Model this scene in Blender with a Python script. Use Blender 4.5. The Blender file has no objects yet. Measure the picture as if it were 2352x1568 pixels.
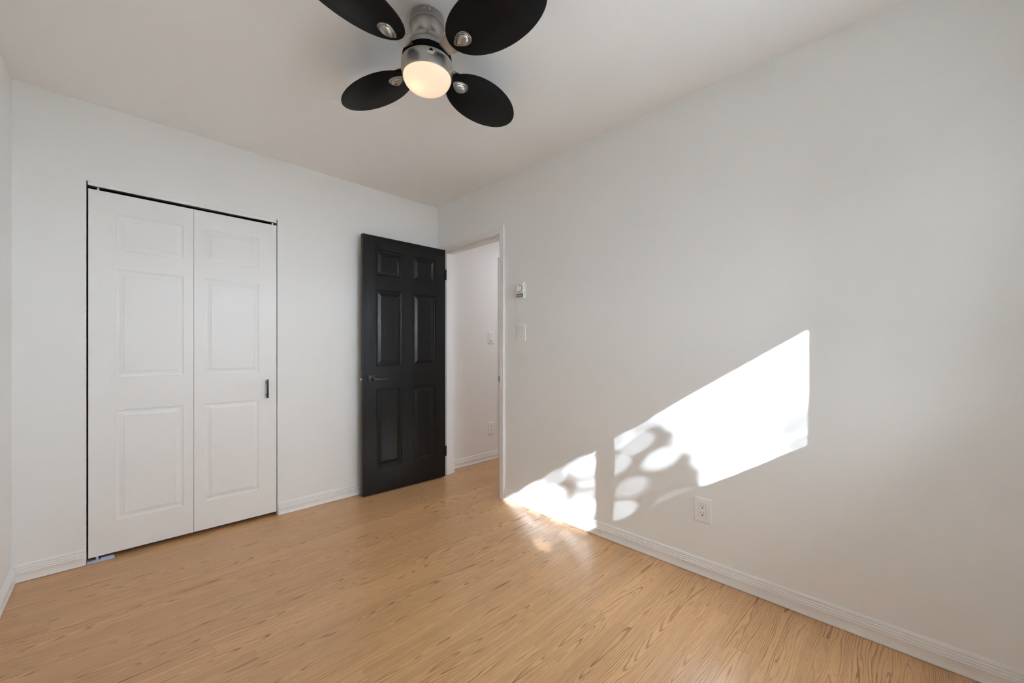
import bpy, bmesh, math, random
from mathutils import Vector, Matrix, noise
random.seed(7)
SC = bpy.context.scene
COL = SC.collection

# ------------------------------------------------------------------ camera, light, exposure
CAM = Vector((-2.08409, -3.06263, 1.12174))
cd = bpy.data.cameras.new('camera')
cam = bpy.data.objects.new('camera', cd); COL.objects.link(cam)
cam.location = CAM
cam.rotation_euler = (math.pi/2, 0, math.radians(45.15619-90))
cd.sensor_width = 36; cd.lens = 909.0662/2352*36
cd.shift_y = (807.744-784)/2352
cd.clip_start = 0.02
SC.camera = cam

SUN = 86.0
SKY = 14.0
HALL = 7.6
BULB = 7.0
sd = bpy.data.lights.new('sun', 'SUN'); sd.energy = SUN; sd.angle = math.radians(0.53); sd.color = (0.93, 1.025, 1.15)
so = bpy.data.objects.new('sun', sd); COL.objects.link(so)
SDIR = Vector((0.5, 1.0, -0.652)).normalized()
so.rotation_euler = SDIR.to_track_quat('-Z', 'Y').to_euler()
so.location = (-3, -8, 6)

w = bpy.data.worlds.new('world'); SC.world = w; w.use_nodes = True
nt = w.node_tree; bg = nt.nodes['Background']
bg.inputs['Color'].default_value = (0.86, 0.955, 1.06, 1)            # bright thinly clouded sky
bg.inputs['Strength'].default_value = SKY

# daylight portal in the window opening
pd = bpy.data.lights.new('window_portal', 'AREA'); pd.shape = 'RECTANGLE'; pd.size = 1.04; pd.size_y = 0.86
pd.cycles.is_portal = True
po = bpy.data.objects.new('window_portal', pd); COL.objects.link(po)
po.location = (-0.87, -3.478, 1.59); po.rotation_euler = (math.radians(90), 0, 0)

# unseen fill lamp added to brighten the hall
hd = bpy.data.lights.new('hall_fill', 'AREA'); hd.shape = 'DISK'; hd.size = 0.3; hd.energy = HALL; hd.color = (0.94, 0.97, 1.05)
ho = bpy.data.objects.new('hall_fill', hd); COL.objects.link(ho); ho.location = (1.25, -0.75, 2.40)

SC.view_settings.view_transform = 'Standard'
SC.view_settings.look = 'None'
SC.view_settings.gamma = 1.0
SC.view_settings.use_curve_mapping = False
SC.view_settings.exposure = 0.42
SC.cycles.max_bounces = 14
SC.cycles.diffuse_bounces = 10
SC.cycles.glossy_bounces = 5
SC.cycles.transparent_max_bounces = 12
SC.cycles.caustics_reflective = False
SC.cycles.caustics_refractive = False
SC.cycles.sample_clamp_indirect = 50.0

# ------------------------------------------------------------------ materials
def N(nt, t, **kw):
    n = nt.nodes.new(t)
    for k, v in kw.items(): setattr(n, k, v)
    return n
def base_mat(name, col, rough=0.5, spec=0.5, metal=0.0):
    m = bpy.data.materials.new(name); m.use_nodes = True
    b = m.node_tree.nodes['Principled BSDF']
    b.inputs['Base Color'].default_value = (*col, 1)
    b.inputs['Roughness'].default_value = rough
    b.inputs['Specular IOR Level'].default_value = spec
    b.inputs['Metallic'].default_value = metal
    return m, b
def add_noise_bump(m, b, scale, strength, dist=0.001, vec=(1, 1, 1), detail=3):
    t = m.node_tree
    tc = N(t, 'ShaderNodeTexCoord'); mp = N(t, 'ShaderNodeMapping'); mp.inputs['Scale'].default_value = vec
    nz = N(t, 'ShaderNodeTexNoise'); nz.inputs['Scale'].default_value = scale; nz.inputs['Detail'].default_value = detail
    bp = N(t, 'ShaderNodeBump'); bp.inputs['Strength'].default_value = strength; bp.inputs['Distance'].default_value = dist
    t.links.new(tc.outputs['Object'], mp.inputs[0]); t.links.new(mp.outputs[0], nz.inputs['Vector'])
    t.links.new(nz.outputs['Fac'], bp.inputs['Height']); t.links.new(bp.outputs[0], b.inputs['Normal'])
    return nz, bp
def paint(name, col, rough=0.6, scale=350, s=0.06):
    m, b = base_mat(name, col, rough, 0.35)
    add_noise_bump(m, b, scale, s)
    return m
M = {}
M['wall'] = paint('wall_paint', (0.858, 0.862, 0.852), 0.55)
M['ceiling'] = paint('ceiling_paint', (0.895, 0.895, 0.885), 0.8, 220, 0.08)
M['closet'] = paint('closet_shade_dark', (0.05, 0.047, 0.043), 0.8)  # near-black so the door gaps read as closet shade
M['trim'] = paint('trim_paint', (0.87, 0.87, 0.865), 0.32, 60, 0.03)
M['plastic'] = paint('white_plastic', (0.87, 0.868, 0.86), 0.35, 40, 0.01)
M['vinyl'] = paint('window_vinyl', (0.86, 0.86, 0.86), 0.4, 40, 0.01)
M['dial_grey'] = paint('grey_plastic', (0.28, 0.275, 0.265), 0.45, 40, 0.01)
M['gap_grey'] = paint('shadow_gap_grey', (0.50, 0.495, 0.48), 0.5, 40, 0.01)
M['dark'] = base_mat('dark_void', (0.003, 0.003, 0.003), 0.8, 0.08)[0]
M['steel_grey'] = paint('track_steel', (0.55, 0.55, 0.53), 0.4, 80, 0.02)
M['bluish'] = paint('pale_blue_plastic', (0.60, 0.69, 0.90), 0.35, 40, 0.01)
M['black_metal'] = paint('black_metal', (0.030, 0.030, 0.031), 0.38, 200, 0.02)
M['screw'] = base_mat('screw_metal', (0.62, 0.61, 0.59), 0.35, 0.5, 0.9)[0]

def grain_door(name, col, rough, bump, spec):
    """painted moulded door skin with pressed oak grain: long vertical ticks, arches in the panels"""
    m, b = base_mat(name, col, rough, spec)
    t = m.node_tree; L = t.links.new
    tc = N(t, 'ShaderNodeTexCoord'); sp = N(t, 'ShaderNodeSeparateXYZ'); L(tc.outputs['Object'], sp.inputs[0])
    def mth(op, a, c=None, d=None):
        n = N(t, 'ShaderNodeMath', operation=op)
        for i, v in enumerate((a, c, d)):
            if v is None: continue
            if isinstance(v, (int, float)): n.inputs[i].default_value = v
            else: L(v, n.inputs[i])
        return n.outputs[0]
    mp = N(t, 'ShaderNodeMapping'); mp.inputs['Scale'].default_value = (260, 260, 9); L(tc.outputs['Object'], mp.inputs[0])
    fine = N(t, 'ShaderNodeTexNoise'); fine.inputs['Scale'].default_value = 1; fine.inputs['Detail'].default_value = 2; L(mp.outputs[0], fine.inputs['Vector'])
    mp2 = N(t, 'ShaderNodeMapping'); mp2.inputs['Scale'].default_value = (7, 7, 2.2); L(tc.outputs['Object'], mp2.inputs[0])
    low = N(t, 'ShaderNodeTexNoise'); low.inputs['Scale'].default_value = 1; low.inputs['Detail'].default_value = 1.5; L(mp2.outputs[0], low.inputs['Vector'])
    pan = mth('PINGPONG', mth('SUBTRACT', sp.outputs['X'], 0.055), 0.165)
    w2 = mth('MULTIPLY', mth('POWER', mth('SUBTRACT', pan, 0.16), 2.0), 1500.0)
    f = mth('ADD', mth('ADD', w2, mth('MULTIPLY', sp.outputs['Z'], 30.0)), mth('MULTIPLY', low.outputs['Fac'], 22.0))
    ring = mth('PINGPONG', f, 1.0)
    h = mth('ADD', mth('MULTIPLY', ring, 0.55), mth('MULTIPLY', fine.outputs['Fac'], 1.0))
    bp = N(t, 'ShaderNodeBump'); bp.inputs['Strength'].default_value = bump; bp.inputs['Distance'].default_value = 0.0006
    L(h, bp.inputs['Height']); L(bp.outputs[0], b.inputs['Normal'])
    return m
M['white_door'] = grain_door('white_door_paint', (0.87, 0.87, 0.865), 0.42, 0.24, 0.4)
M['black_door'] = grain_door('black_door_paint', (0.0062, 0.0062, 0.0063), 0.30, 0.6, 0.33)

def nickel():
    m, b = base_mat('brushed_nickel', (0.45, 0.435, 0.405), 0.34, 0.5, 1.0)
    nz, bp = add_noise_bump(m, b, 30, 0.04, 0.0005, (1, 1, 6))
    b.inputs['Anisotropic'].default_value = 0.3
    return m
M['nickel'] = nickel()
def blade_mat():
    m, b = base_mat('black_blade', (0.0055, 0.005, 0.0047), 0.5, 0.14)
    add_noise_bump(m, b, 6, 0.05, 0.0005, (6, 90, 1))
    return m
M['blade'] = blade_mat()
def sticker_mat():
    m, b = base_mat('sticker_print', (0.6, 0.6, 0.57), 0.5, 0.3)
    t = m.node_tree; L = t.links.new
    uv = N(t, 'ShaderNodeUVMap'); sp = N(t, 'ShaderNodeSeparateXYZ'); L(uv.outputs[0], sp.inputs[0])
    def mth(op, a, c):
        n = N(t, 'ShaderNodeMath', operation=op)
        for i, v in enumerate((a, c)):
            if isinstance(v, (int, float)): n.inputs[i].default_value = v
            else: L(v, n.inputs[i])
        return n.outputs[0]
    row = mth('FRACT', mth('MULTIPLY', sp.outputs['Y'], 10.0), 0.0)
    line = mth('GREATER_THAN', row, 0.55)
    mp = N(t, 'ShaderNodeMapping'); mp.inputs['Scale'].default_value = (70, 10, 1); L(uv.outputs[0], mp.inputs[0])
    wn = N(t, 'ShaderNodeTexNoise'); wn.inputs['Scale'].default_value = 1.0; L(mp.outputs[0], wn.inputs['Vector'])
    k = mth('MULTIPLY', line, mth('GREATER_THAN', wn.outputs['Fac'], 0.43))
    mx = N(t, 'ShaderNodeMix', data_type='RGBA'); L(k, mx.inputs[0])
    mx.inputs[6].default_value = (0.58, 0.58, 0.55, 1); mx.inputs[7].default_value = (0.40, 0.40, 0.38, 1)
    L(mx.outputs[2], b.inputs['Base Color'])
    return m
M['sticker'] = sticker_mat()
def frosted():
    m = bpy.data.materials.new('frosted_glass'); m.use_nodes = True
    t = m.node_tree; L = t.links.new
    b = t.nodes['Principled BSDF']
    b.inputs['Base Color'].default_value = (0.80, 0.72, 0.62, 1); b.inputs['Roughness'].default_value = 0.35
    tr = N(t, 'ShaderNodeBsdfTranslucent'); tr.inputs['Color'].default_value = (0.95, 0.86, 0.74, 1)
    em = N(t, 'ShaderNodeEmission'); em.inputs['Color'].default_value = (1.0, 0.76, 0.53, 1); em.inputs['Strength'].default_value = 0.40
    mx = N(t, 'ShaderNodeMixShader'); mx.inputs[0].default_value = 0.55
    L(b.outputs[0], mx.inputs[1]); L(tr.outputs[0], mx.inputs[2])
    ad = N(t, 'ShaderNodeAddShader'); L(mx.outputs[0], ad.inputs[0]); L(em.outputs[0], ad.inputs[1])
    L(ad.outputs[0], t.nodes['Material Output'].inputs[0])
    return m
M['frosted'] = frosted()
def emis(name, col, s):
    m = bpy.data.materials.new(name); m.use_nodes = True; t = m.node_tree
    t.nodes.remove(t.nodes['Principled BSDF'])
    em = N(t, 'ShaderNodeEmission'); em.inputs['Color'].default_value = (*col, 1); em.inputs['Strength'].default_value = s
    t.links.new(em.outputs[0], t.nodes['Material Output'].inputs[0]); return m
M['bulb'] = emis('lit_bulb', (1.0, 0.76, 0.5), BULB)
def pane():
    m = bpy.data.materials.new('window_glass'); m.use_nodes = True; t = m.node_tree; L = t.links.new
    t.nodes.remove(t.nodes['Principled BSDF'])
    tr = N(t, 'ShaderNodeBsdfTransparent'); tr.inputs['Color'].default_value = (0.97, 0.98, 0.98, 1)
    gl = N(t, 'ShaderNodeBsdfGlossy'); gl.inputs['Roughness'].default_value = 0.0
    lw = N(t, 'ShaderNodeLayerWeight'); lw.inputs[0].default_value = 0.5
    pw = N(t, 'ShaderNodeMath', operation='POWER'); L(lw.outputs['Facing'], pw.inputs[0]); pw.inputs[1].default_value = 5.0
    ma = N(t, 'ShaderNodeMath', operation='MULTIPLY_ADD'); L(pw.outputs[0], ma.inputs[0]); ma.inputs[1].default_value = 0.9; ma.inputs[2].default_value = 0.035
    mx = N(t, 'ShaderNodeMixShader'); L(ma.outputs[0], mx.inputs[0]); L(tr.outputs[0], mx.inputs[1]); L(gl.outputs[0], mx.inputs[2])
    L(mx.outputs[0], t.nodes['Material Output'].inputs[0]); return m
M['pane'] = pane()
M['leaf'] = base_mat('leaf_green', (0.06, 0.13, 0.03), 0.5, 0.4)[0]
M['bark'] = paint('bark_brown', (0.09, 0.065, 0.045), 0.9, 40, 0.6)
M['grass'] = paint('grey_gravel', (0.17, 0.17, 0.165), 0.9, 30, 0.5)
M['sky_block'] = paint('sky_block_brown', (0.085, 0.075, 0.068), 0.8, 30, 0.3)
M['eave'] = paint('sun_trim_white', (0.7, 0.7, 0.68), 0.6, 60, 0.05)

def oak_floor():
    m, b = base_mat('oak_laminate', (0.6, 0.38, 0.2), 0.3, 0.5)
    t = m.node_tree; L = t.links.new
    def mth(op, a, c=None, d=None):
        n = N(t, 'ShaderNodeMath', operation=op)
        for i, v in enumerate((a, c, d)):
            if v is None: continue
            if isinstance(v, (int, float)): n.inputs[i].default_value = v
            else: L(v, n.inputs[i])
        return n.outputs[0]
    tc = N(t, 'ShaderNodeTexCoord'); sp = N(t, 'ShaderNodeSeparateXYZ'); L(tc.outputs['Object'], sp.inputs[0])
    X, Y = sp.outputs['X'], sp.outputs['Y']
    SW = 0.0635
    v = mth('DIVIDE', mth('ADD', Y, 10.02), SW)
    row = mth('FLOOR', v); fv = mth('SUBTRACT', v, row)
    wn1 = N(t, 'ShaderNodeTexWhiteNoise', noise_dimensions='1D'); L(row, wn1.inputs['W'])
    xs = mth('DIVIDE', mth('ADD', mth('ADD', X, 20.0), mth('MULTIPLY', wn1.outputs['Value'], 5.0)), 0.86)
    colm = mth('FLOOR', xs); fx = mth('SUBTRACT', xs, colm)
    cb = N(t, 'ShaderNodeCombineXYZ'); L(row, cb.inputs[0]); L(colm, cb.inputs[1])
    wn = N(t, 'ShaderNodeTexWhiteNoise', noise_dimensions='2D'); L(cb.outputs[0], wn.inputs['Vector'])
    rs = N(t, 'ShaderNodeSeparateColor'); L(wn.outputs['Color'], rs.inputs[0])
    r1, r2, r3 = rs.outputs[0], rs.outputs[1], rs.outputs[2]
    # low frequency warp, different in every strip
    def warp(sx, sy, det, seed):
        c = N(t, 'ShaderNodeCombineXYZ')
        L(mth('MULTIPLY', X, sx), c.inputs[0]); L(mth('MULTIPLY', Y, sy), c.inputs[1])
        L(mth('ADD', mth('MULTIPLY', r1, 91.0), mth('MULTIPLY', r2, seed)), c.inputs[2])
        n = N(t, 'ShaderNodeTexNoise'); n.inputs['Scale'].default_value = 1.0; n.inputs['Detail'].default_value = det
        n.inputs['Roughness'].default_value = 0.55
        L(c.outputs[0], n.inputs['Vector']); return n.outputs['Fac']
    n1 = warp(2.0, 15.0, 1.5, 17.0)
    n2 = warp(7.0, 60.0, 1.0, 5.0)
    ctr = mth('ADD', 0.5, mth('MULTIPLY', mth('SUBTRACT', r2, 0.5), 0.7))
    wv = mth('SUBTRACT', fv, ctr)
    sgn = mth('SUBTRACT', mth('MULTIPLY', mth('GREATER_THAN', r3, 0.5), 2.0), 1.0)
    arch = mth('MULTIPLY', mth('POWER', wv, 2.0), 15.0)
    alongf = mth('MULTIPLY', mth('MULTIPLY', X, sgn), mth('ADD', 2.2, mth('MULTIPLY', r1, 6.0)))
    fc = mth('ADD', arch, alongf)                                   # cathedral strips
    fs = mth('ADD', mth('MULTIPLY', fv, mth('ADD', 4.0, mth('MULTIPLY', r1, 7.0))), mth('MULTIPLY', X, 0.5))   # straight-grained strips
    cath = mth('GREATER_THAN', r3, 0.30)
    cath = mth('MULTIPLY', cath, mth('LESS_THAN', r3, 0.86))
    mixf = N(t, 'ShaderNodeMix'); L(cath, mixf.inputs[0]); L(fs, mixf.inputs[2]); L(fc, mixf.inputs[3])
    f = mth('ADD', mth('ADD', mixf.outputs[0], mth('MULTIPLY', n1, 7.5)), mth('MULTIPLY', n2, 0.9))
    saw = mth('FRACT', f)
    rr_ = N(t, 'ShaderNodeTexWhiteNoise', noise_dimensions='2D'); cq = N(t, 'ShaderNodeCombineXYZ'); L(mth('FLOOR', f), cq.inputs[0]); L(mth('MULTIPLY', r1, 77.0), cq.inputs[1]); L(cq.outputs[0], rr_.inputs['Vector'])
    rring = mth('ADD', 0.35, mth('MULTIPLY', rr_.outputs['Value'], 0.85))
    cr = N(t, 'ShaderNodeValToRGB'); e = cr.color_ramp
    e.elements[0].position = 0.0; e.elements[0].color = (0.55, 0.55, 0.55, 1)
    e.elements[1].position = 1.0; e.elements[1].color = (0.82, 0.82, 0.82, 1)
    for p, c in ((0.12, 0.15), (0.5, 0.05), (0.78, 0.32), (0.93, 0.92)):
        q = e.elements.new(p); q.color = (c, c, c, 1)
    L(saw, cr.inputs[0])
    # fine pores
    mp = N(t, 'ShaderNodeCombineXYZ'); L(mth('MULTIPLY', X, 14.0), mp.inputs[0]); L(mth('MULTIPLY', Y, 520.0), mp.inputs[1]); L(mth('MULTIPLY', r1, 40.0), mp.inputs[2])
    pn = N(t, 'ShaderNodeTexNoise'); pn.inputs['Scale'].default_value = 1.0; pn.inputs['Detail'].default_value = 1.0; L(mp.outputs[0], pn.inputs['Vector'])
    pore = mth('SMOOTH_MAX', mth('SUBTRACT', pn.outputs['Fac'], 0.5), 0.0, 0.03)
    ringamp = mth('ADD', 0.75, mth('MULTIPLY', warp(3.0, 12.0, 1.0, 51.0), 0.75))
    k = mth('ADD', mth('MULTIPLY', mth('MULTIPLY', cr.outputs[0], rring), ringamp), mth('MULTIPLY', pore, 1.5))
    k = mth('MINIMUM', k, 1.0)
    mx = N(t, 'ShaderNodeMix', data_type='RGBA'); L(k, mx.inputs[0])
    mx.inputs[6].default_value = (0.700, 0.416, 0.206, 1); mx.inputs[7].default_value = (0.315, 0.150, 0.056, 1)
    # strip tone and joints
    tone = mth('ADD', 0.94, mth('MULTIPLY', r2, 0.12))
    brow = mth('FRACT', mth('DIVIDE', row, 3.0), 0.0)
    edge = mth('MULTIPLY', mth('LESS_THAN', fv, 0.012), mth('LESS_THAN', brow, 0.1))
    edge = mth('MAXIMUM', edge, mth('MULTIPLY', mth('LESS_THAN', fx, 0.0011), 0.6))
    tone = mth('MULTIPLY', tone, mth('SUBTRACT', 1.0, mth('MULTIPLY', edge, 0.25)))
    sc = N(t, 'ShaderNodeVectorMath', operation='SCALE'); L(mx.outputs[2], sc.inputs[0]); L(tone, sc.inputs['Scale'])
    L(sc.outputs[0], b.inputs['Base Color'])
    rg = mth('ADD', 0.27, mth('MULTIPLY', k, 0.07)); L(rg, b.inputs['Roughness'])
    bp = N(t, 'ShaderNodeBump'); bp.inputs['Strength'].default_value = 0.12; bp.inputs['Distance'].default_value = 0.0004
    L(mth('SUBTRACT', 1.0, k), bp.inputs['Height']); L(bp.outputs[0], b.inputs['Normal'])
    return m
M['floor'] = oak_floor()

# ------------------------------------------------------------------ mesh helpers
def link(name, bm, mat, parent=None, smooth=None, loc=None, rot=None):
    me = bpy.data.meshes.new(name)
    bmesh.ops.recalc_face_normals(bm, faces=bm.faces)
    bm.to_mesh(me); bm.free()
    o = bpy.data.objects.new(name, me); COL.objects.link(o)
    me.materials.append(mat)
    if smooth is not None:
        for p in me.polygons: p.use_smooth = True
        me.set_sharp_from_angle(angle=math.radians(smooth))
    if parent: o.parent = parent
    if loc: o.location = loc
    if rot: o.rotation_euler = rot
    return o
def box(bm, x0, x1, y0, y1, z0, z1, bevel=0.0, seg=2):
    r = bmesh.ops.create_cube(bm, size=1.0)
    vs = r['verts']
    for q in vs:
        q.co = Vector(((x0+x1)/2 + q.co.x*(x1-x0), (y0+y1)/2 + q.co.y*(y1-y0), (z0+z1)/2 + q.co.z*(z1-z0)))
    if bevel:
        es = list({e for q in vs for e in q.link_edges})
        bmesh.ops.bevel(bm, geom=es, offset=bevel, segments=seg, profile=0.5, affect='EDGES')
def boxes(*args, bevel=0.0):
    bm = bmesh.new()
    for a in args: box(bm, *a, bevel=bevel)
    return bm
def sweep(bm, prof, frames):
    """prof: list of (a,b); frames: list of (origin, A, B) ; closed profile swept along the frames"""
    rings = []
    for (o, A, B) in frames:
        rings.append([bm.verts.new(o + A*a + B*c) for a, c in prof])
    n = len(prof)
    for r0, r1 in zip(rings, rings[1:]):
        for i in range(n):
            j = (i+1) % n
            bm.faces.new((r0[i], r0[j], r1[j], r1[i]))
    bm.faces.new(rings[0]); bm.faces.new(rings[-1])
def lathe(bm, prof, seg=64, cap0=True, cap1=True):
    """prof: list of (r,z)"""
    rings = []
    for r, z in prof:
        if r < 1e-6: rings.append([bm.verts.new((0, 0, z))])
        else: rings.append([bm.verts.new((r*math.cos(2*math.pi*i/seg), r*math.sin(2*math.pi*i/seg), z)) for i in range(seg)])
    for a, c in zip(rings, rings[1:]):
        for i in range(seg):
            j = (i+1) % seg
            if len(a) == 1 and len(c) == 1: continue
            if len(a) == 1: bm.faces.new((a[0], c[i], c[j]))
            elif len(c) == 1: bm.faces.new((a[i], a[j], c[0]))
            else: bm.faces.new((a[i], a[j], c[j], c[i]))
    if cap0 and len(rings[0]) > 1: bm.faces.new(rings[0])
    if cap1 and len(rings[-1]) > 1: bm.faces.new(rings[-1])
def cyl(bm, p0, p1, r, seg=20, r1=None):
    p0, p1 = Vector(p0), Vector(p1); d = (p1-p0).normalized()
    a = d.orthogonal().normalized(); b = d.cross(a); r1 = r if r1 is None else r1
    A = [bm.verts.new(p0 + (a*math.cos(2*math.pi*i/seg) + b*math.sin(2*math.pi*i/seg))*r) for i in range(seg)]
    B = [bm.verts.new(p1 + (a*math.cos(2*math.pi*i/seg) + b*math.sin(2*math.pi*i/seg))*r1) for i in range(seg)]
    for i in range(seg):
        j = (i+1) % seg; bm.faces.new((A[i], A[j], B[j], B[i]))
    bm.faces.new(A); bm.faces.new(B)
def tag(o, label=None, cat=None, group=None, kind=None):
    if label: o['label'] = label
    if cat: o['category'] = cat
    if group: o['group'] = group
    if kind: o['kind'] = kind
    return o
def struct(name, bm, m, smooth=None, parent=None):
    o = link(name, bm, m, parent, smooth)
    if parent is None: o['kind'] = 'structure'
    return o
def empty(name, loc, label, cat, group=None):
    o = bpy.data.objects.new(name, None); COL.objects.link(o); o.location = loc
    o.empty_display_size = 0.05
    return tag(o, label, cat, group)

# ------------------------------------------------------------------ the room shell
XL, YF, H = -2.45, -3.47, 2.44
WT = 0.13
struct('floor', boxes((XL-0.15, 2.3, YF-0.13, 0.78, -0.1, 0.0)), M['floor'])
struct('ceiling', boxes((XL-0.15, 2.3, YF-0.13, 0.78, H, H+0.1)), M['ceiling'])
# closet opening x -2.206..-1.308, top 2.027
struct('wall_back', boxes((XL-0.12, -2.206, 0, 0.11, 0, H), (-1.308, 0.13, 0, 0.11, 0, H), (-2.206, -1.308, 0, 0.11, 2.027, H)), M['wall'])
DY0, DY1 = -0.832, -0.074          # jamb faces of the doorway
struct('wall_right', boxes((0, WT, YF-0.12, DY0-0.018, 0, H), (0, WT, DY1+0.018, 0.0, 0, H), (0, WT, DY0-0.018, DY1+0.018, 2.052, H)), M['wall'])
struct('wall_left', boxes((XL-0.12, XL, YF-0.12, 0.0, 0, H)), M['wall'])
# window opening in the wall behind the camera
WX0, WX1, WZ0, WZ1 = -1.415, -0.325, 1.155, 2.02
struct('wall_front', boxes((XL, WX0, YF-0.12, YF, 0, H), (WX1, 0, YF-0.12, YF, 0, H), (WX0, WX1, YF-0.12, YF, 0, WZ0), (WX0, WX1, YF-0.12, YF, WZ1, H)), M['wall'])
# closet interior and hall
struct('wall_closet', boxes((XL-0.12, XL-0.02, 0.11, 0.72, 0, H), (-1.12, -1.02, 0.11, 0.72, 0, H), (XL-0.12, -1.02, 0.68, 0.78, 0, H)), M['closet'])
HY = 0.015
struct('wall_hall_north', boxes((WT, 0.835, HY, 0.11, 0, H), (1.56, 2.2, HY, 0.11, 0, H), (0.835, 1.56, HY, 0.11, 2.06, H)), M['wall'])
struct('wall_hall_east', boxes((2.1, 2.2, -2.2, HY, 0, H)), M['wall'])
struct('wall_hall_south', boxes((WT, 2.2, -2.3, -2.2, 0, H)), M['wall'])

# ------------------------------------------------------------------ baseboards
BP = [(0, 0.002), (0.0135, 0.002), (0.0135, 0.010), (0.0115, 0.014), (0.0112, 0.040), (0.0125, 0.043), (0.0125, 0.0465), (0.0092, 0.049), (0.0112, 0.0525),
      (0.0112, 0.056), (0.0072, 0.0585), (0.0092, 0.063), (0.0088, 0.066), (0.0052, 0.0685), (0.0070, 0.073), (0.0062, 0.081), (0.0035, 0.0855), (0, 0.0855)]
def baseboard(name, p, q, n, m0=0.0, m1=0.0):
    """from p to q along the wall, n = direction into the room; m0/m1: 1 mitres an inside corner"""
    p, q, n = Vector((*p, 0)), Vector((*q, 0)), Vector((*n, 0)); d = (q-p).normalized()
    bm = bmesh.new(); r = []
    for o, s, mi in ((p, 1, m0), (q, -1, m1)):
        r.append([bm.verts.new(o + n*a + Vector((0, 0, c)) + d*(s*mi*a)) for a, c in BP])
    k = len(BP)
    for i in range(k):
        j = (i+1) % k; bm.faces.new((r[0][i], r[0][j], r[1][j], r[1][i]))
    bm.faces.new(r[0]); bm.faces.new(r[1])
    return struct(name, bm, M['trim'], 40)
CW = 0.050                                                          # casing width
baseboard('baseboard_right', (0, YF), (0, DY0-CW-0.008), (-1, 0), 1, 0)
baseboard('baseboard_back_closet_side', (XL, 0), (-2.207, 0), (0, -1), 1, 0.25)
baseboard('baseboard_back', (-1.307, 0), (0, 0), (0, -1), 0.25, 1)
baseboard('baseboard_left', (XL, YF), (XL, 0), (1, 0), 1, 1)
baseboard('baseboard_front', (XL, YF), (0, YF), (0, 1), 1, 1)
baseboard('baseboard_hall', (WT, HY), (0.765, HY), (0, -1), 0, 0)

# ------------------------------------------------------------------ door casing and jamb
# profile: a = across from the opening edge outwards, b = out of the wall
CP = [(0, 0), (0, 0.0075), (0.004, 0.0105), (0.012, 0.0115), (0.015, 0.0085), (0.018, 0.0118), (0.027, 0.0125), (0.030, 0.0092), (0.033, 0.0128),
      (0.042, 0.0150), (0.047, 0.0150), (0.050, 0.0125), (0.050, 0)]
def casing(name, pts, out, mat, z0=0.0):
    """pts: ((x,y) left foot, (x,y) right foot, top z) - opening edges; out: wall normal"""
    a, c, zt = pts; a = Vector((*a, z0)); c = Vector((*c, z0)); out = Vector(out)
    d = (c-a).normalized(); up = Vector((0, 0, 1)); bm = bmesh.new()
    at = Vector((a.x, a.y, zt)); ct = Vector((c.x, c.y, zt))
    sweep(bm, CP, [(a, -d, out), (at, -d+up, out), (ct, d+up, out), (c, d, out)])
    return struct(name, bm, mat, 35)
casing('trim_1', ((0, DY0-0.006), (0, DY1+0.006), 2.036), (-1, 0, 0), M['trim'])
casing('trim_2', ((WT, DY0-0.006), (WT, DY1+0.006), 2.036), (1, 0, 0), M['trim'])
# jamb lining with stop
bm = boxes((0, WT, DY1, DY1+0.018, 0, 2.05), (0, WT, DY0-0.018, DY0, 0, 2.05), (0, WT, DY0, DY1, 2.030, 2.052),
           (0.038, 0.075, DY1-0.011, DY1, 0, 2.030), (0.038, 0.075, DY0, DY0+0.011, 0, 2.030), (0.038, 0.075, DY0+0.011, DY1-0.011, 2.019, 2.030))
jamb = struct('trim_3', bm, M['trim'])
bm = boxes((-0.0012, 0.030, DY0-0.0002, DY0+0.0016, 0.880, 0.945), (-0.0075, -0.0002, DY0-0.0035, DY0+0.0016, 0.890, 0.935))
link('strike_plate', bm, M['black_metal'], jamb)

# second doorway further along the hall wall
casing('trim_4', ((0.822, HY), (1.573, HY), 2.075), (0, -1, 0), M['trim'])
bm = boxes((0.82, 0.835, HY, 0.11, 0, 2.06), (1.56, 1.575, HY, 0.11, 0, 2.06), (0.82, 1.575, HY, 0.11, 2.06, 2.075))
struct('trim_5', bm, M['trim'])

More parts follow.
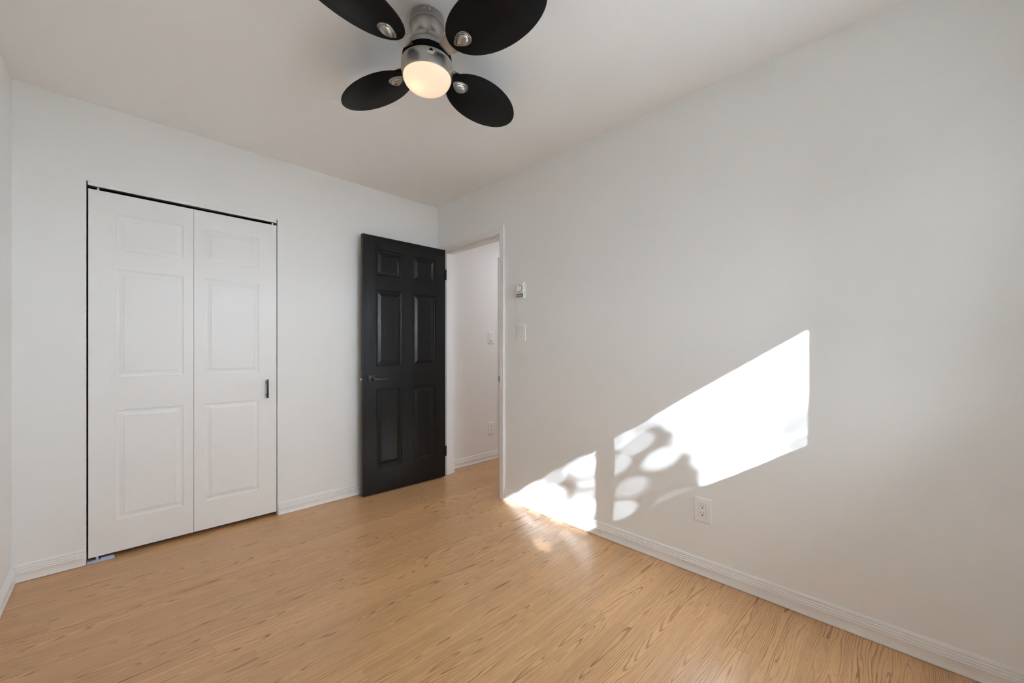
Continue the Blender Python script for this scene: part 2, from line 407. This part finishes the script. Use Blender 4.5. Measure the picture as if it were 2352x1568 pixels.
# ------------------------------------------------------------------ moulded panel doors
def panel_door(W, z0, z1, T, panels, rings, field):
    """front face at y=0 looking to -y, back at y=T; both faces carry the raised panels"""
    bm = bmesh.new(); cache = {}
    def V(x, y, z):
        k = (round(x, 5), round(y, 5), round(z, 5))
        if k not in cache: cache[k] = bm.verts.new(k)
        return cache[k]
    xs = sorted({0, W, *[p[0] for p in panels], *[p[1] for p in panels]})
    zs = sorted({z0, z1, *[p[2] for p in panels], *[p[3] for p in panels]})
    for side in (0, 1):
        Yf = (lambda d: d) if side == 0 else (lambda d: T-d)
        for xa, xb in zip(xs, xs[1:]):
            for za, zb in zip(zs, zs[1:]):
                if any(xa >= p[0]-1e-6 and xb <= p[1]+1e-6 and za >= p[2]-1e-6 and zb <= p[3]+1e-6 for p in panels): continue
                bm.faces.new((V(xa, Yf(0), za), V(xb, Yf(0), za), V(xb, Yf(0), zb), V(xa, Yf(0), zb)))
        for (pa, pb, pc, pe) in panels:
            prev = None
            for o, dp in rings:
                c = [V(pa+o, Yf(dp), pc+o), V(pb-o, Yf(dp), pc+o), V(pb-o, Yf(dp), pe-o), V(pa+o, Yf(dp), pe-o)]
                if prev:
                    # the outermost ring must reuse the grid vertices that lie on the panel edges
                    for i in range(4):
                        j = (i+1) % 4
                        bm.faces.new((prev[i], prev[j], c[j], c[i]))
                prev = c
            bm.faces.new(prev)
    # rim
    for za, zb in zip(zs, zs[1:]):
        for x in (0, W): bm.faces.new((V(x, 0, za), V(x, T, za), V(x, T, zb), V(x, 0, zb)))
    for xa, xb in zip(xs, xs[1:]):
        for z in (z0, z1): bm.faces.new((V(xa, 0, z), V(xb, 0, z), V(xb, T, z), V(xa, T, z)))
    return bm
RB = [(0, 0), (0.003, 0.0055), (0.010, 0.0068), (0.013, 0.0090), (0.018, 0.0088), (0.040, 0.0025), (0.0425, 0.0012)]
RW = [(0, 0), (0.0025, 0.0042), (0.007, 0.0046), (0.009, 0.0062), (0.014, 0.0062), (0.031, 0.0026), (0.0335, 0.0008)]

# the black bedroom door, standing open almost square to its wall
ang = math.atan2(-0.128+0.105, -0.002+0.757)
DW = 0.7505
rows = [(1.724, 1.924), (1.008, 1.607), (0.213, 0.830)]
bm = panel_door(DW, 0.011, 2.031, 0.035, [(0.108, 0.329, a, c) for a, c in rows] + [(0.431, 0.648, a, c) for a, c in rows], RB, 0)
d1 = link('door_1', bm, M['black_door'], loc=(-0.757, -0.105, 0), rot=(0, 0, ang))
tag(d1, 'black six-panel bedroom door standing open against the back wall', 'door', kind='structure')
def lever_set(sgn):
    y0 = 0 if sgn < 0 else 0.035
    def yy(a): return y0 + sgn*a
    bm = bmesh.new(); a, c = sorted((yy(0), yy(0.009))); box(bm, 0.043, 0.107, a, c, 0.878, 0.942, bevel=0.0015)
    ros = link('door_handle', bm, M['black_metal'], d1, 40)
    bm = bmesh.new(); cyl(bm, (0.075, yy(0.009), 0.910), (0.075, yy(0.048), 0.910), 0.010, 20)
    a, c = sorted((yy(0.042), yy(0.053))); box(bm, 0.066, 0.192, a, c, 0.8975, 0.9195, bevel=0.0015)
    link('lever', bm, M['black_metal'], ros, 40)
lever_set(-1); lever_set(1)
for zc in (1.809, 0.234):
    bm = bmesh.new()
    cyl(bm, (DW+0.004, -0.004, zc-0.044), (DW+0.004, -0.004, zc+0.044), 0.0062, 16)
    cyl(bm, (DW+0.004, -0.004, zc+0.044), (DW+0.004, -0.004, zc+0.049), 0.0045, 16)
    box(bm, DW-0.0005, DW+0.0015, -0.002, 0.028, zc-0.044, zc+0.044)
    link('hinge', bm, M['black_metal'], d1, 40)
lp = link('latch_plate', boxes((-0.0012, 0.0008, 0.005, 0.030, 0.882, 0.938), bevel=0.0004), M['black_metal'], d1)
bm = bmesh.new()
q = [bm.verts.new(c) for c in ((0, 0.011, 0.902), (0, 0.024, 0.902), (-0.011, 0.024, 0.902), (0, 0.011, 0.918), (0, 0.024, 0.918), (-0.011, 0.024, 0.918))]
for f in ((0, 1, 2), (3, 4, 5), (0, 1, 4, 3), (1, 2, 5, 4), (0, 2, 5, 3)): bm.faces.new([q[i] for i in f])
lb_ = link('latch_bolt', bm, M['screw'], lp); lb_['label'] = 'bright metal latch bolt'

# white door shut in the second doorway of the hall
bm = panel_door(0.722, 0.012, 2.056, 0.035, [(0.10, 0.318, a, c) for a, c in rows] + [(0.404, 0.622, a, c) for a, c in rows], RB, 0)
d3 = link('door_3', bm, M['white_door'], loc=(0.8365, HY+0.045, 0))
tag(d3, 'white panel door shut in the hall wall beyond the bedroom doorway', 'door', kind='structure')

# ------------------------------------------------------------------ closet bifold
FY = 0.014                                                          # door face, a little behind the wall face
cl = empty('bifold_door', (-1.757, FY, 0), 'white bifold closet door of two six-panel halves, shut in the back wall', 'closet door')
crow = [(1.680, 1.880), (0.984, 1.575), (0.197, 0.801)]
Z0, Z1 = 0.024, 1.990
la = link('door_panel', panel_door(0.4380, Z0, Z1, 0.034, [(0.1035, 0.3925, a, c) for a, c in crow], RW, 0), M['white_door'], cl, loc=(-2.1975+1.757, 0, 0))
lb = link('door_panel', panel_door(0.4455, Z0, Z1, 0.034, [(0.052, 0.342, a, c) for a, c in crow], RW, 0), M['white_door'], cl, loc=(-1.7575+1.757, 0, 0))
bm = bmesh.new()
for z in (0.832, 0.914): cyl(bm, (0.386, 0, z), (0.386, -0.026, z), 0.0045, 14)
box(bm, 0.3805, 0.3915, -0.034, -0.023, 0.811, 0.936, bevel=0.0012)
h = link('handle', bm, M['black_metal'], lb, 40); h['label'] = 'matte black bar handle'
for par, x in ((la, 0.036), (lb, 0.424)):
    bm = bmesh.new(); cyl(bm, (x, 0.014, Z1-0.002), (x, 0.014, 2.006), 0.005, 16)
    link('pivot_pin', bm, M['plastic'], par, 40)
# header track
bm = boxes((-2.198, -1.314, FY-0.010, FY-0.0085, 2.0065, 2.0235), (-2.198, -1.314, FY-0.010, FY+0.026, 2.0235, 2.0265), (-2.198, -1.314, FY+0.0245, FY+0.026, 2.0145, 2.0235),
           (-2.198, -1.314, FY-0.0085, FY-0.002, 2.0065, 2.008))
tr = link('door_track', bm, M['trim'])
tag(tr, 'slim white metal track along the top of the closet opening', 'door track')
# drywall corner bead lip round the closet opening
bm = boxes((-2.2085, -2.2045, -0.0008, 0.11, 0, 2.0285), (-1.3085, -1.3055, -0.0008, 0.11, 0, 2.0285), (-2.2085, -1.3055, -0.0008, 0.11, 2.0262, 2.0290))
struct('trim_6', bm, M['trim'])
# floor pivot bracket
bm = boxes((-2.203, -2.098, -0.004, 0.034, 0.0, 0.0032), bevel=0.001)
box(bm, -2.150, -2.104, FY+0.006, FY+0.020, 0.003, 0.0075)
cyl(bm, (-2.165, FY+0.014, 0.003), (-2.165, FY+0.014, 0.0235), 0.005, 14)
pb = link('pivot_bracket', bm, M['bluish'])
tag(pb, 'pale blue bracket on the floor under the left end of the closet door', 'bracket')

# ------------------------------------------------------------------ wall plates
def frame_on_wall(name, loc, rz, label, cat, group=None):
    o = empty(name, loc, label, cat, group); o.rotation_euler = (0, 0, rz); return o
def plate(par, w=0.081, h=0.120):
    bm = bmesh.new(); box(bm, -w/2, w/2, -0.0065, 0.0, -h/2, h/2, bevel=0.0)
    # chamfer the front edges
    es = [e for e in bm.edges if all(abs(v.co.y+0.0065) < 1e-5 for v in e.verts)]
    bmesh.ops.bevel(bm, geom=es, offset=0.0052, segments=3, profile=0.6, affect='EDGES')
    p = link('cover_plate', bm, M['plastic'], par, 30)
    for z in (h*0.40, -h*0.40):
        bm = bmesh.new(); cyl(bm, (0, -0.0062, z), (0, -0.0074, z), 0.0027, 14); link('screw', bm, M['plastic'], p, 40)
    return p
def switch(loc, rz, label):
    o = frame_on_wall('light_switch', loc, rz, label, 'light switch', 'rocker light switches')
    plate(o)
    bm = boxes((-0.0172, 0.0172, -0.00665, -0.0060, -0.0345, 0.0345)); link('rocker_gap', bm, M['gap_grey'], o)
    bm = bmesh.new()
    pr = [(-0.0060, -0.032), (-0.0130, -0.032), (-0.0105, -0.012), (-0.0078, 0.006), (-0.0072, 0.032), (-0.0060, 0.032)]
    A = [bm.verts.new((-0.0155, y, z)) for y, z in pr]; B = [bm.verts.new((0.0155, y, z)) for y, z in pr]
    for i in range(len(pr)):
        j = (i+1) % len(pr); bm.faces.new((A[i], A[j], B[j], B[i]))
    bm.faces.new(A); bm.faces.new(B)
    link('rocker', bm, M['plastic'], o)
def outlet(loc, rz, label):
    o = frame_on_wall('wall_outlet', loc, rz, label, 'outlet', 'duplex wall outlets')
    plate(o)
    bm = bmesh.new(); box(bm, -0.0168, 0.0168, -0.0074, -0.0050, -0.0335, 0.0335, bevel=0.0006)
    f = link('receptacle', bm, M['plastic'], o)
    for zc in (0.0185, -0.0175):
        bm = boxes((-0.0078, -0.0060, -0.00765, -0.0072, zc-0.001, zc+0.0078), (0.0060, 0.0078, -0.00765, -0.0072, zc, zc+0.0066))
        cyl(bm, (0, -0.0072, zc-0.0076), (0, -0.00765, zc-0.0076), 0.0030, 14)
        s = link('socket_holes', bm, M['dark'], f); s['label'] = 'dark socket slots'
    bm = bmesh.new()
    for x0, x1, z0, z1 in ((-0.0178, -0.0168, -0.0345, 0.0345), (0.0168, 0.0178, -0.0345, 0.0345), (-0.0178, 0.0178, -0.0345, -0.0335), (-0.0178, 0.0178, 0.0335, 0.0345)):
        box(bm, x0, x1, -0.00655, -0.0060, z0, z1)
    link('receptacle_gap', bm, M['gap_grey'], f)
R90 = math.radians(-90)                                             # local -y looks to world -x
switch((0, -1.068, 1.262), R90, 'white rocker light switch on the bedroom wall below the thermostat')
outlet((0, -2.328, 0.328), R90, 'white wall outlet low on the bedroom wall below the sunlit patch')
switch((0.667, HY, 1.267), 0, 'white rocker light switch on the hall wall, seen through the doorway')
outlet((0.672, HY, 0.328), 0, 'white wall outlet low on the hall wall, seen through the doorway')

# ------------------------------------------------------------------ thermostat
th = frame_on_wall('thermostat', (0, -1.074, 1.5655), R90, 'small white dial thermostat on the bedroom wall above the light switch', 'thermostat')
bm = bmesh.new(); box(bm, -0.0345, 0.0345, -0.027, -0.003, -0.054, 0.054, bevel=0.0012)
box(bm, -0.031, 0.031, -0.004, 0, -0.050, 0.050)
body = link('body', bm, M['plastic'], th, 40)
bm = boxes((-0.0315, 0.0315, -0.0278, -0.0268, -0.022, 0.0495), bevel=0.0003); link('face_plate', bm, M['plastic'], th)
bm = boxes((-0.0325, 0.0325, -0.0275, -0.0265, 0.0495, 0.0505), (-0.0325, -0.0315, -0.0275, -0.0265, -0.050, 0.0505)); link('face_groove', bm, M['dial_grey'], th)
bm = boxes((-0.0315, 0.0330, -0.0280, -0.0268, -0.0495, -0.0225)); g = link('rating_label', bm, M['dial_grey'], th); g['label'] = 'grey label strip'
bm = boxes((-0.020, 0.021, -0.0283, -0.0279, -0.0375, -0.0345)); link('print_line', bm, M['plastic'], g)
bm = bmesh.new(); cyl(bm, (-0.003, -0.0276, 0.014), (-0.003, -0.0285, 0.014), 0.0268, 40); sc_ = link('dial_ring', bm, M['dial_grey'], th, 40); sc_['label'] = 'grey scale ring'
bm = bmesh.new(); cyl(bm, (-0.003, -0.0283, 0.014), (-0.003, -0.041, 0.014), 0.0212, 40, 0.0198); link('dial', bm, M['plastic'], th, 40)
for za, zb in ((0.006, 0.044), (-0.042, -0.006)):
    bm = boxes((0.0342, 0.0350, -0.0175, -0.0135, za, zb)); link('vent_slot', bm, M['dial_grey'], th)
bm = bmesh.new(); box(bm, -0.006, 0.022, -0.022, -0.010, -0.0585, -0.053, bevel=0.0008); link('bottom_tab', bm, M['plastic'], th)

# ------------------------------------------------------------------ ceiling fan
S = 1.008
def zs_(z): return CAM.z + (z-CAM.z)*S
FX, FYF = CAM.x + 0.8611*S, CAM.y + 1.3386*S
fan = empty('ceiling_fan', (FX, FYF, H), 'brushed nickel ceiling fan with four black oval blades and a lit frosted dome', 'ceiling fan')
def Z(z): return zs_(z) - H
bm = bmesh.new()
lathe(bm, [(0.0655, 0), (0.0655, -0.002), (0.0672, Z(2.397)+0.0035), (0.0678, Z(2.397)+0.0015), (0.0672, Z(2.397)), (0.0635, Z(2.397)-0.0012),
           (0.0640, Z(2.390)), (0.0635, Z(2.378)), (0.0610, Z(2.366)), (0.0555, Z(2.354)), (0.047, Z(2.346)), (0.034, Z(2.341)), (0.034, Z(2.325))], 72)
can = link('canopy', bm, M['nickel'], fan, 35)
for dy in (-0.010, 0.012):
    a = math.radians(-124) + dy*14
    r = 0.066; p = Vector((r*math.cos(a), r*math.sin(a), -0.0125)); n = Vector((math.cos(a), math.sin(a), 0))
    bm = bmesh.new(); cyl(bm, p - n*0.002, p + n*0.0038, 0.0036, 14); cyl(bm, p + n*0.0038, p + n*0.0048, 0.0036, 14, 0.0018)
    link('canopy_screw', bm, M['screw'], can, 40)
bm = bmesh.new()
lathe(bm, [(0.030, Z(2.347)+0.004), (0.050, Z(2.347)+0.001), (0.0580, Z(2.345)), (0.0770, Z(2.313)), (0.0785, Z(2.310)), (0.0790, Z(2.306)), (0.0790, Z(2.292)), (0.075, Z(2.291)), (0.05, Z(2.291))], 72)
mh = link('motor_housing', bm, M['nickel'], fan, 35)
# stickers on the sloping shoulder
def sticker(name, a0, a1, t0, t1, par):
    bm = bmesh.new(); uvl = bm.loops.layers.uv.new('UVMap'); n = 8
    (ra, za), (rb, zb) = (0.0583, Z(2.345)), (0.0772, Z(2.313))
    g = []
    for i in range(n+1):
        a = a0 + (a1-a0)*i/n
        rowv = []
        for t_ in (t0, t1):
            r = ra+(rb-ra)*t_ + 0.0006; z = za+(zb-za)*t_ + 0.0004
            rowv.append((bm.verts.new((r*math.cos(a), r*math.sin(a), z)), i/n, 1-(0 if t_ == t0 else 1)))
        g.append(rowv)
    for i in range(n):
        vs = (g[i][0], g[i+1][0], g[i+1][1], g[i][1])
        f = bm.faces.new([v[0] for v in vs])
        for lp_, v in zip(f.loops, vs): lp_[uvl].uv = (v[1], v[2])
    return link(name, bm, M['sticker'], par)
sticker('warning_sticker', math.radians(-117), math.radians(-88), 0.12, 0.95, mh)
sticker('warning_sticker', math.radians(-168), math.radians(-126), 0.12, 0.95, mh)
bm = bmesh.new()
lathe(bm, [(0.074, Z(2.2915)), (0.074, Z(2.286)), (0.088, Z(2.283)), (0.0955, Z(2.276)), (0.0965, Z(2.262)), (0.0945, Z(2.251)), (0.06, Z(2.249))], 64)
mt = link('motor', bm, M['dark'], fan, 35); mt['label'] = 'black motor ring between the two nickel housings'
bm = bmesh.new()
lathe(bm, [(0.05, Z(2.2535)), (0.094, Z(2.2535)), (0.0985, Z(2.252)), (0.1000, Z(2.249)), (0.1003, Z(2.235)), (0.0998, Z(2.218)), (0.0978, Z(2.203)), (0.0955, Z(2.1965)), (0.0930, Z(2.1965)), (0.0925, Z(2.201)), (0.05, Z(2.21))], 96)
lk = link('light_housing', bm, M['nickel'], fan, 35)
bm = bmesh.new()
dome = [(0.0925, Z(2.2000))] + [(0.0928*math.cos(t_), Z(2.1968) - 0.0535*math.sin(t_)) for t_ in [i*math.pi/2/20 for i in range(20)]] + [(0, Z(2.1968)-0.0535)]
lathe(bm, dome, 72, cap0=False)
gl = link('glass_shade', bm, M['frosted'], fan, 60); gl['label'] = 'lit frosted glass dome'
bm = bmesh.new(); bmesh.ops.create_uvsphere(bm, u_segments=20, v_segments=12, radius=0.013)
bmesh.ops.translate(bm, verts=bm.verts, vec=(-0.030, 0.010, Z(2.186)))
link('bulb', bm, M['bulb'], fan, 60)
# reverse switch with its sticker on the light housing, facing the camera
def on_ring(a_deg, r, z):
    a = math.radians(a_deg); return Vector((r*math.cos(a), r*math.sin(a), z)), Vector((math.cos(a), math.sin(a), 0)), Vector((-math.sin(a), math.cos(a), 0))
SA = -121.0
p, n, t_ = on_ring(SA+6, 0.1002, Z(2.2385))
up = Vector((0, 0, 1))
def slab(bm, p, n, t_, w, h, d, z0=0.0):
    c = [p + t_*sx*w/2 + up*sz*h/2 for sx, sz in ((-1, -1), (1, -1), (1, 1), (-1, 1))]
    A = [bm.verts.new(q + n*(-0.003)) for q in c]; B = [bm.verts.new(q + n*d) for q in c]
    for i in range(4):
        j = (i+1) % 4; bm.faces.new((A[i], A[j], B[j], B[i]))
    bm.faces.new(A); bm.faces.new(B)
bm = bmesh.new(); slab(bm, p, n, t_, 0.0135, 0.0052, 0.0006)
slab(bm, p + t_*0.002 + up*0.003, n, t_, 0.006, 0.004, 0.0022)
sw = link('reverse_switch', bm, M['dark'], lk); sw['label'] = 'small black slide switch'
for s_ in (-1, 1):
    bm = bmesh.new(); q = p + t_*s_*0.0125 - up*0.0006; cyl(bm, q - n*0.002, q + n*0.0012, 0.0021, 12); link('switch_screw', bm, M['screw'], lk, 40)
bm = bmesh.new(); uvl = bm.loops.layers.uv.new('UVMap')
q0 = Z(2.2345); q1 = Z(2.2215); prevs = None
for i in range(7):
    u_ = i/6; a, nn, tt = on_ring(SA-1 + 13*u_, 0.1009, 0)
    cur = ((bm.verts.new((a.x, a.y, q0)), u_, 1), (bm.verts.new((a.x, a.y, q1)), u_, 0.55))
    if prevs:
        vs = (prevs[0], cur[0], cur[1], prevs[1]); f = bm.faces.new([v[0] for v in vs])
        for lp_, v in zip(f.loops, vs): lp_[uvl].uv = (v[1], v[2])
    prevs = cur
link('rating_sticker', bm, M['sticker'], lk)
# blades
RC, AA, BB, EE = 0.3331*S, 0.2045*S, 0.1119*S, -0.0364
PH, TH = -0.18418, 0.16363
ZB = Z(2.266)
def blade_bm():
    bm = bmesh.new(); n = 96; th_ = 0.006
    out = []
    for i in range(n):
        t_ = 2*math.pi*i/n; u = AA*math.cos(t_); v = BB*math.sin(t_)*(1+EE*u/AA); out.append((RC+u, v))
    def ring(s, z): return [bm.verts.new((RC+(x-RC)*s, y*s, z)) for x, y in out]
    rs_ = [ring(0.988, 0.0), ring(1.0, 0.0015), ring(1.0, th_-0.0015), ring(0.988, th_)]
    for a, c in zip(rs_, rs_[1:]):
        for i in range(n):
            j = (i+1) % n; bm.faces.new((a[i], a[j], c[j], c[i]))
    bm.faces.new(rs_[0]); bm.faces.new(rs_[-1]); return bm
def medal_bm(cx, L_, W_):
    """stepped teardrop boss under the blade root, its point towards the hub"""
    bm = bmesh.new(); n = 64; out = []
    for i in range(n):
        t_ = 2*math.pi*i/n
        x = math.cos(t_); y = math.sin(t_)*(math.sin((t_ if t_ <= math.pi else 2*math.pi-t_)/2+0.0001)**-0.0)
        k = 0.5*(1-x)                                               # 0 at the outer end, 1 at the point
        out.append((x*L_/2, y*W_/2*(1-0.52*k**1.6)))
    def ring(s, z): return [bm.verts.new((cx+x*s+0.004*(1-s), y*s, -z)) for x, y in out]
    rs_ = [ring(1.0, -0.001), ring(1.0, 0.0022), ring(0.975, 0.0046), ring(0.93, 0.0058), ring(0.885, 0.0056), ring(0.875, 0.0030), ring(0.865, 0.0030), ring(0.85, 0.0066), ring(0.81, 0.0082),
           ring(0.765, 0.0080), ring(0.755, 0.0050), ring(0.742, 0.0050), ring(0.72, 0.0085), ring(0.66, 0.0118), ring(0.54, 0.0150), ring(0.40, 0.0172), ring(0.24, 0.0186), ring(0.10, 0.0192)]
    for a, c in zip(rs_, rs_[1:]):
        for i in range(n):
            j = (i+1) % n; bm.faces.new((a[i], a[j], c[j], c[i]))
    bm.faces.new(rs_[0]); bm.faces.new(rs_[-1]); return bm
def iron_bm():
    """sheet-metal arm from the motor to the blade root, above the blade"""
    bm = bmesh.new()
    st = [(0.070, 0.020, -0.002), (0.092, 0.024, -0.001), (0.108, 0.031, 0.003), (0.126, 0.037, 0.0065), (0.150, 0.040, 0.0068), (0.185, 0.034, 0.0068), (0.215, 0.016, 0.0068)]
    top = []; bot = []
    for x, w_, z in st:
        row_t = []; row_b = []
        for k in range(7):
            f = -1 + 2*k/6
            row_t.append(bm.verts.new((x, f*w_, z + 0.0028 - 0.004*(1-abs(f))*(x < 0.12))))
            row_b.append(bm.verts.new((x, f*w_, z + 0.0004 - 0.004*(1-abs(f))*(x < 0.12))))
        top.append(row_t); bot.append(row_b)
    for g in (top, bot):
        for a, c in zip(g, g[1:]):
            for k in range(6): bm.faces.new((a[k], a[k+1], c[k+1], c[k]))
    for k in range(6):
        bm.faces.new((top[0][k], top[0][k+1], bot[0][k+1], bot[0][k])); bm.faces.new((top[-1][k], top[-1][k+1], bot[-1][k+1], bot[-1][k]))
    for i in range(len(st)-1):
        for k in (0, 6): bm.faces.new((top[i][k], top[i+1][k], bot[i+1][k], bot[i][k]))
    return bm
b0 = link('blade', blade_bm(), M['blade'], fan, 50)
m0 = link('medallion', medal_bm(0.1870, 0.078, 0.066), M['nickel'], b0, 25); m0['label'] = 'stepped nickel teardrop boss'
i0 = link('blade_arm', iron_bm(), M['nickel'], b0, 35); i0['label'] = 'nickel blade arm'
b0.location = (0, 0, ZB); b0.rotation_euler = (PH, 0, TH)
for k in range(1, 4):
    bc = b0.copy(); COL.objects.link(bc); bc.rotation_euler = (PH, 0, TH + k*math.pi/2)
    for ch in (m0, i0):
        c = ch.copy(); COL.objects.link(c); c.parent = bc

# ------------------------------------------------------------------ the window behind the camera
bm = bmesh.new()
fy0, fy1 = -3.512, -3.488
GX = (-1.372, -0.9025, -0.841, -0.368); GZ = (1.203, 1.985)
box(bm, WX0, GX[0], fy0-0.03, fy1, WZ0, WZ1); box(bm, GX[3], WX1, fy0-0.03, fy1, WZ0, WZ1)
box(bm, GX[0], GX[3], fy0-0.03, fy1, WZ0, GZ[0]); box(bm, GX[0], GX[3], fy0-0.03, fy1, GZ[1], WZ1)
box(bm, GX[1], GX[2], fy0, fy1, GZ[0], GZ[1])
win = struct('window_1', bm, M['vinyl'])
for a, c in ((GX[0], GX[1]), (GX[2], GX[3])):
    bm = boxes((a, c, -3.502, -3.498, GZ[0], GZ[1])); link('pane', bm, M['pane'], win)
bm = boxes((WX0-0.03, WX1+0.03, YF-0.02, YF+0.02, WZ0-0.018, WZ0+0.0)); link('window_sill', bm, M['trim'], win)
# eave added above it to trim the sun beam, and the lawn outside
e_ = 0.60
struct('sun_trim_eave', boxes((-2.57, 1.6, -3.5-e_, -3.592, 1.696+0.652*e_, 1.696+0.652*e_+0.16)), M['eave'])
# unseen wall added left of the window to block low sky light
struct('wall_sky_block', boxes((-2.75, -2.57, -7.6, -3.592, -0.4, 2.62)), M['sky_block'])
struct('ground_outside', boxes((-12, 14, -22, -3.595, -0.45, -0.35)), M['grass'])

# a tree in the garden whose leaves dapple the sunlight; clusters are given by where their shade falls on the right wall (y, z)
rt = random.Random(11)
def back(yw, zw, t):
    """point on the sun ray that ends at (0, yw, zw), t metres (in y) up-sun"""
    return Vector((-0.5*t, yw-t, zw+0.652*t))
def dense(y, z):
    """where the canopy is closed, given by where its shade would fall on the right wall (z < 0: on the floor before it)"""
    if 0.03 < z < 0.86 and -2.36 < y < -1.72:
        yb = -2.12 - (0.75-z)*0.87
        if y > yb - 0.07: return True
    if ((y+2.81)/0.20)**2 + ((z-0.775)/0.10)**2 < 1: return True
    if ((y+1.33)/0.24)**2 + ((z-0.30)/0.10)**2 < 1: return True
    if z < -0.03 and z > -0.70 and -1.75 < y < -0.45:
        top = 0.598 - 0.652*(y+1.818)
        if top - 0.62 < z < top + 0.12: return True
    return False
# small gaps in the canopy: (y, z, radius of the gap)
GAPS = [(-2.114, 0.546, 0.0045), (-1.937, 0.345, 0.0030), (-1.86, 0.19, 0.0030), (-1.84, 0.60, 0.0030), (-1.97, 0.60, 0.0025), (-1.83, 0.45, 0.0025), (-1.97, 0.70, 0.0020),
        (-1.37, 0.27, 0.002), (-2.715, 0.80, 0.0035), (-2.74, 0.735, 0.003), (-0.883, -0.436, 0.0035), (-0.673, -0.406, 0.003)]
bm = bmesh.new()
def leaf(bm, c, s, flat=None):
    a = Vector((rt.gauss(0, 1), rt.gauss(0, 1), rt.gauss(0, 1))).normalized()
    if flat: a = (SDIR*1.5 + a*0.8).normalized()
    b_ = a.orthogonal().normalized()
    b_ = Matrix.Rotation(rt.uniform(0, 6.28), 3, a) @ b_; n_ = a.cross(b_)
    pts = [(-1, 0, 0), (-0.4, 0.42, 0.06), (0.3, 0.38, 0.06), (1, 0, 0), (0.3, -0.38, 0.06), (-0.4, -0.42, 0.06)]
    # leaf blade spanned by b_ and n_, facing a
    bm.faces.new([bm.verts.new(c + b_*x*s + n_*y*s + a*z*s) for x, y, z in pts])
twigs = []
def perp(v): return v - SDIR*v.dot(SDIR)
gap3 = [(back(y, z, 8.0), r) for y, z, r in GAPS]
cell = 0.05
yy = -3.0
while yy < -0.4:
    zz = -0.75
    while zz < 0.95:
        thin = not dense(yy, zz) and yy > -1.76 and -0.1 < zz < 0.62 - 0.652*(yy+1.818)   # looser foliage
        if thin or dense(yy, zz):
            k = (1.6 if thin else 7.5)*cell*cell/0.0036; k = int(k) + (rt.random() < k % 1)
            for i in range(k):
                c = back(yy + rt.uniform(-.5, .5)*cell*1.2, zz + rt.uniform(-.5, .5)*cell*1.2, rt.uniform(7.6, 8.4)); s_ = rt.uniform(0.034, 0.052)
                for g, r in gap3:
                    d_ = perp(c-g); m_ = d_.length
                    if m_ < r + s_: c = c + d_.normalized()*(r + s_ - m_)
                s_ = min([s_] + [perp(c-g).length - r for g, r in gap3])
                if s_ > 0.012: leaf(bm, c, s_)
                if rt.random() < 0.02: twigs.append(c)
        zz += cell
    yy += cell
for g, r in gap3:                                                   # young leaves crowd round every gap
    u_ = SDIR.orthogonal().normalized(); v_ = SDIR.cross(u_)
    for ring_, n_l in ((0.0185, 20), (0.0190, 20), (0.034, 28), (0.050, 34), (0.052, 30)):
        for i in range(n_l):
            a_ = 2*math.pi*(i + rt.random()*0.6)/n_l; rr = r + ring_ + rt.uniform(0, 0.004)
            c = g + (u_*math.cos(a_) + v_*math.sin(a_))*rr + SDIR*rt.uniform(-.2, .2)
            s_ = min([0.0185] + [perp(c-g2).length - r2 for g2, r2 in gap3])
            if s_ > 0.008: leaf(bm, c, s_, True)
crown = Vector((-4.1, -10.3, 5.6))
TB = Vector((-6.9, -10.6, -0.35))
for i in range(260):                                                # the rest of the crown stands clear of the beam
    q = Vector((rt.gauss(0, 1), rt.gauss(0, 1), rt.gauss(0, 1))).normalized()*rt.random()**0.5
    c = Vector((-7.3 + q.x*1.2, -10.5 + q.y*1.1, 5.2 + q.z*1.4))
    for j in range(7): leaf(bm, c + Vector((rt.gauss(0, .14), rt.gauss(0, .14), rt.gauss(0, .12))), rt.uniform(0.05, 0.08))
tree = empty('garden_tree', TB, 'leafy green tree on the lawn outside the window', 'tree')
fo = link('foliage', bm, M['leaf'], tree); fo.location = -TB
bm = bmesh.new(); top = Vector((-7.0, -10.6, 5.2))
cyl(bm, TB, Vector((-6.9, -10.6, 2.4)), 0.13, 14, 0.10); cyl(bm, Vector((-6.9, -10.6, 2.4)), top, 0.10, 14, 0.05)
tk = link('trunk', bm, M['bark'], tree, 60); tk.location = -TB
bm = bmesh.new()
hub = Vector((-5.2, -10.2, 4.4)); cyl(bm, Vector((-6.92, -10.6, 3.0)), hub, 0.045, 10, 0.022)
for c in twigs[:24]: cyl(bm, hub, c, 0.010, 6, 0.003)
br = link('branches', bm, M['bark'], tree, 60); br.location = -TB
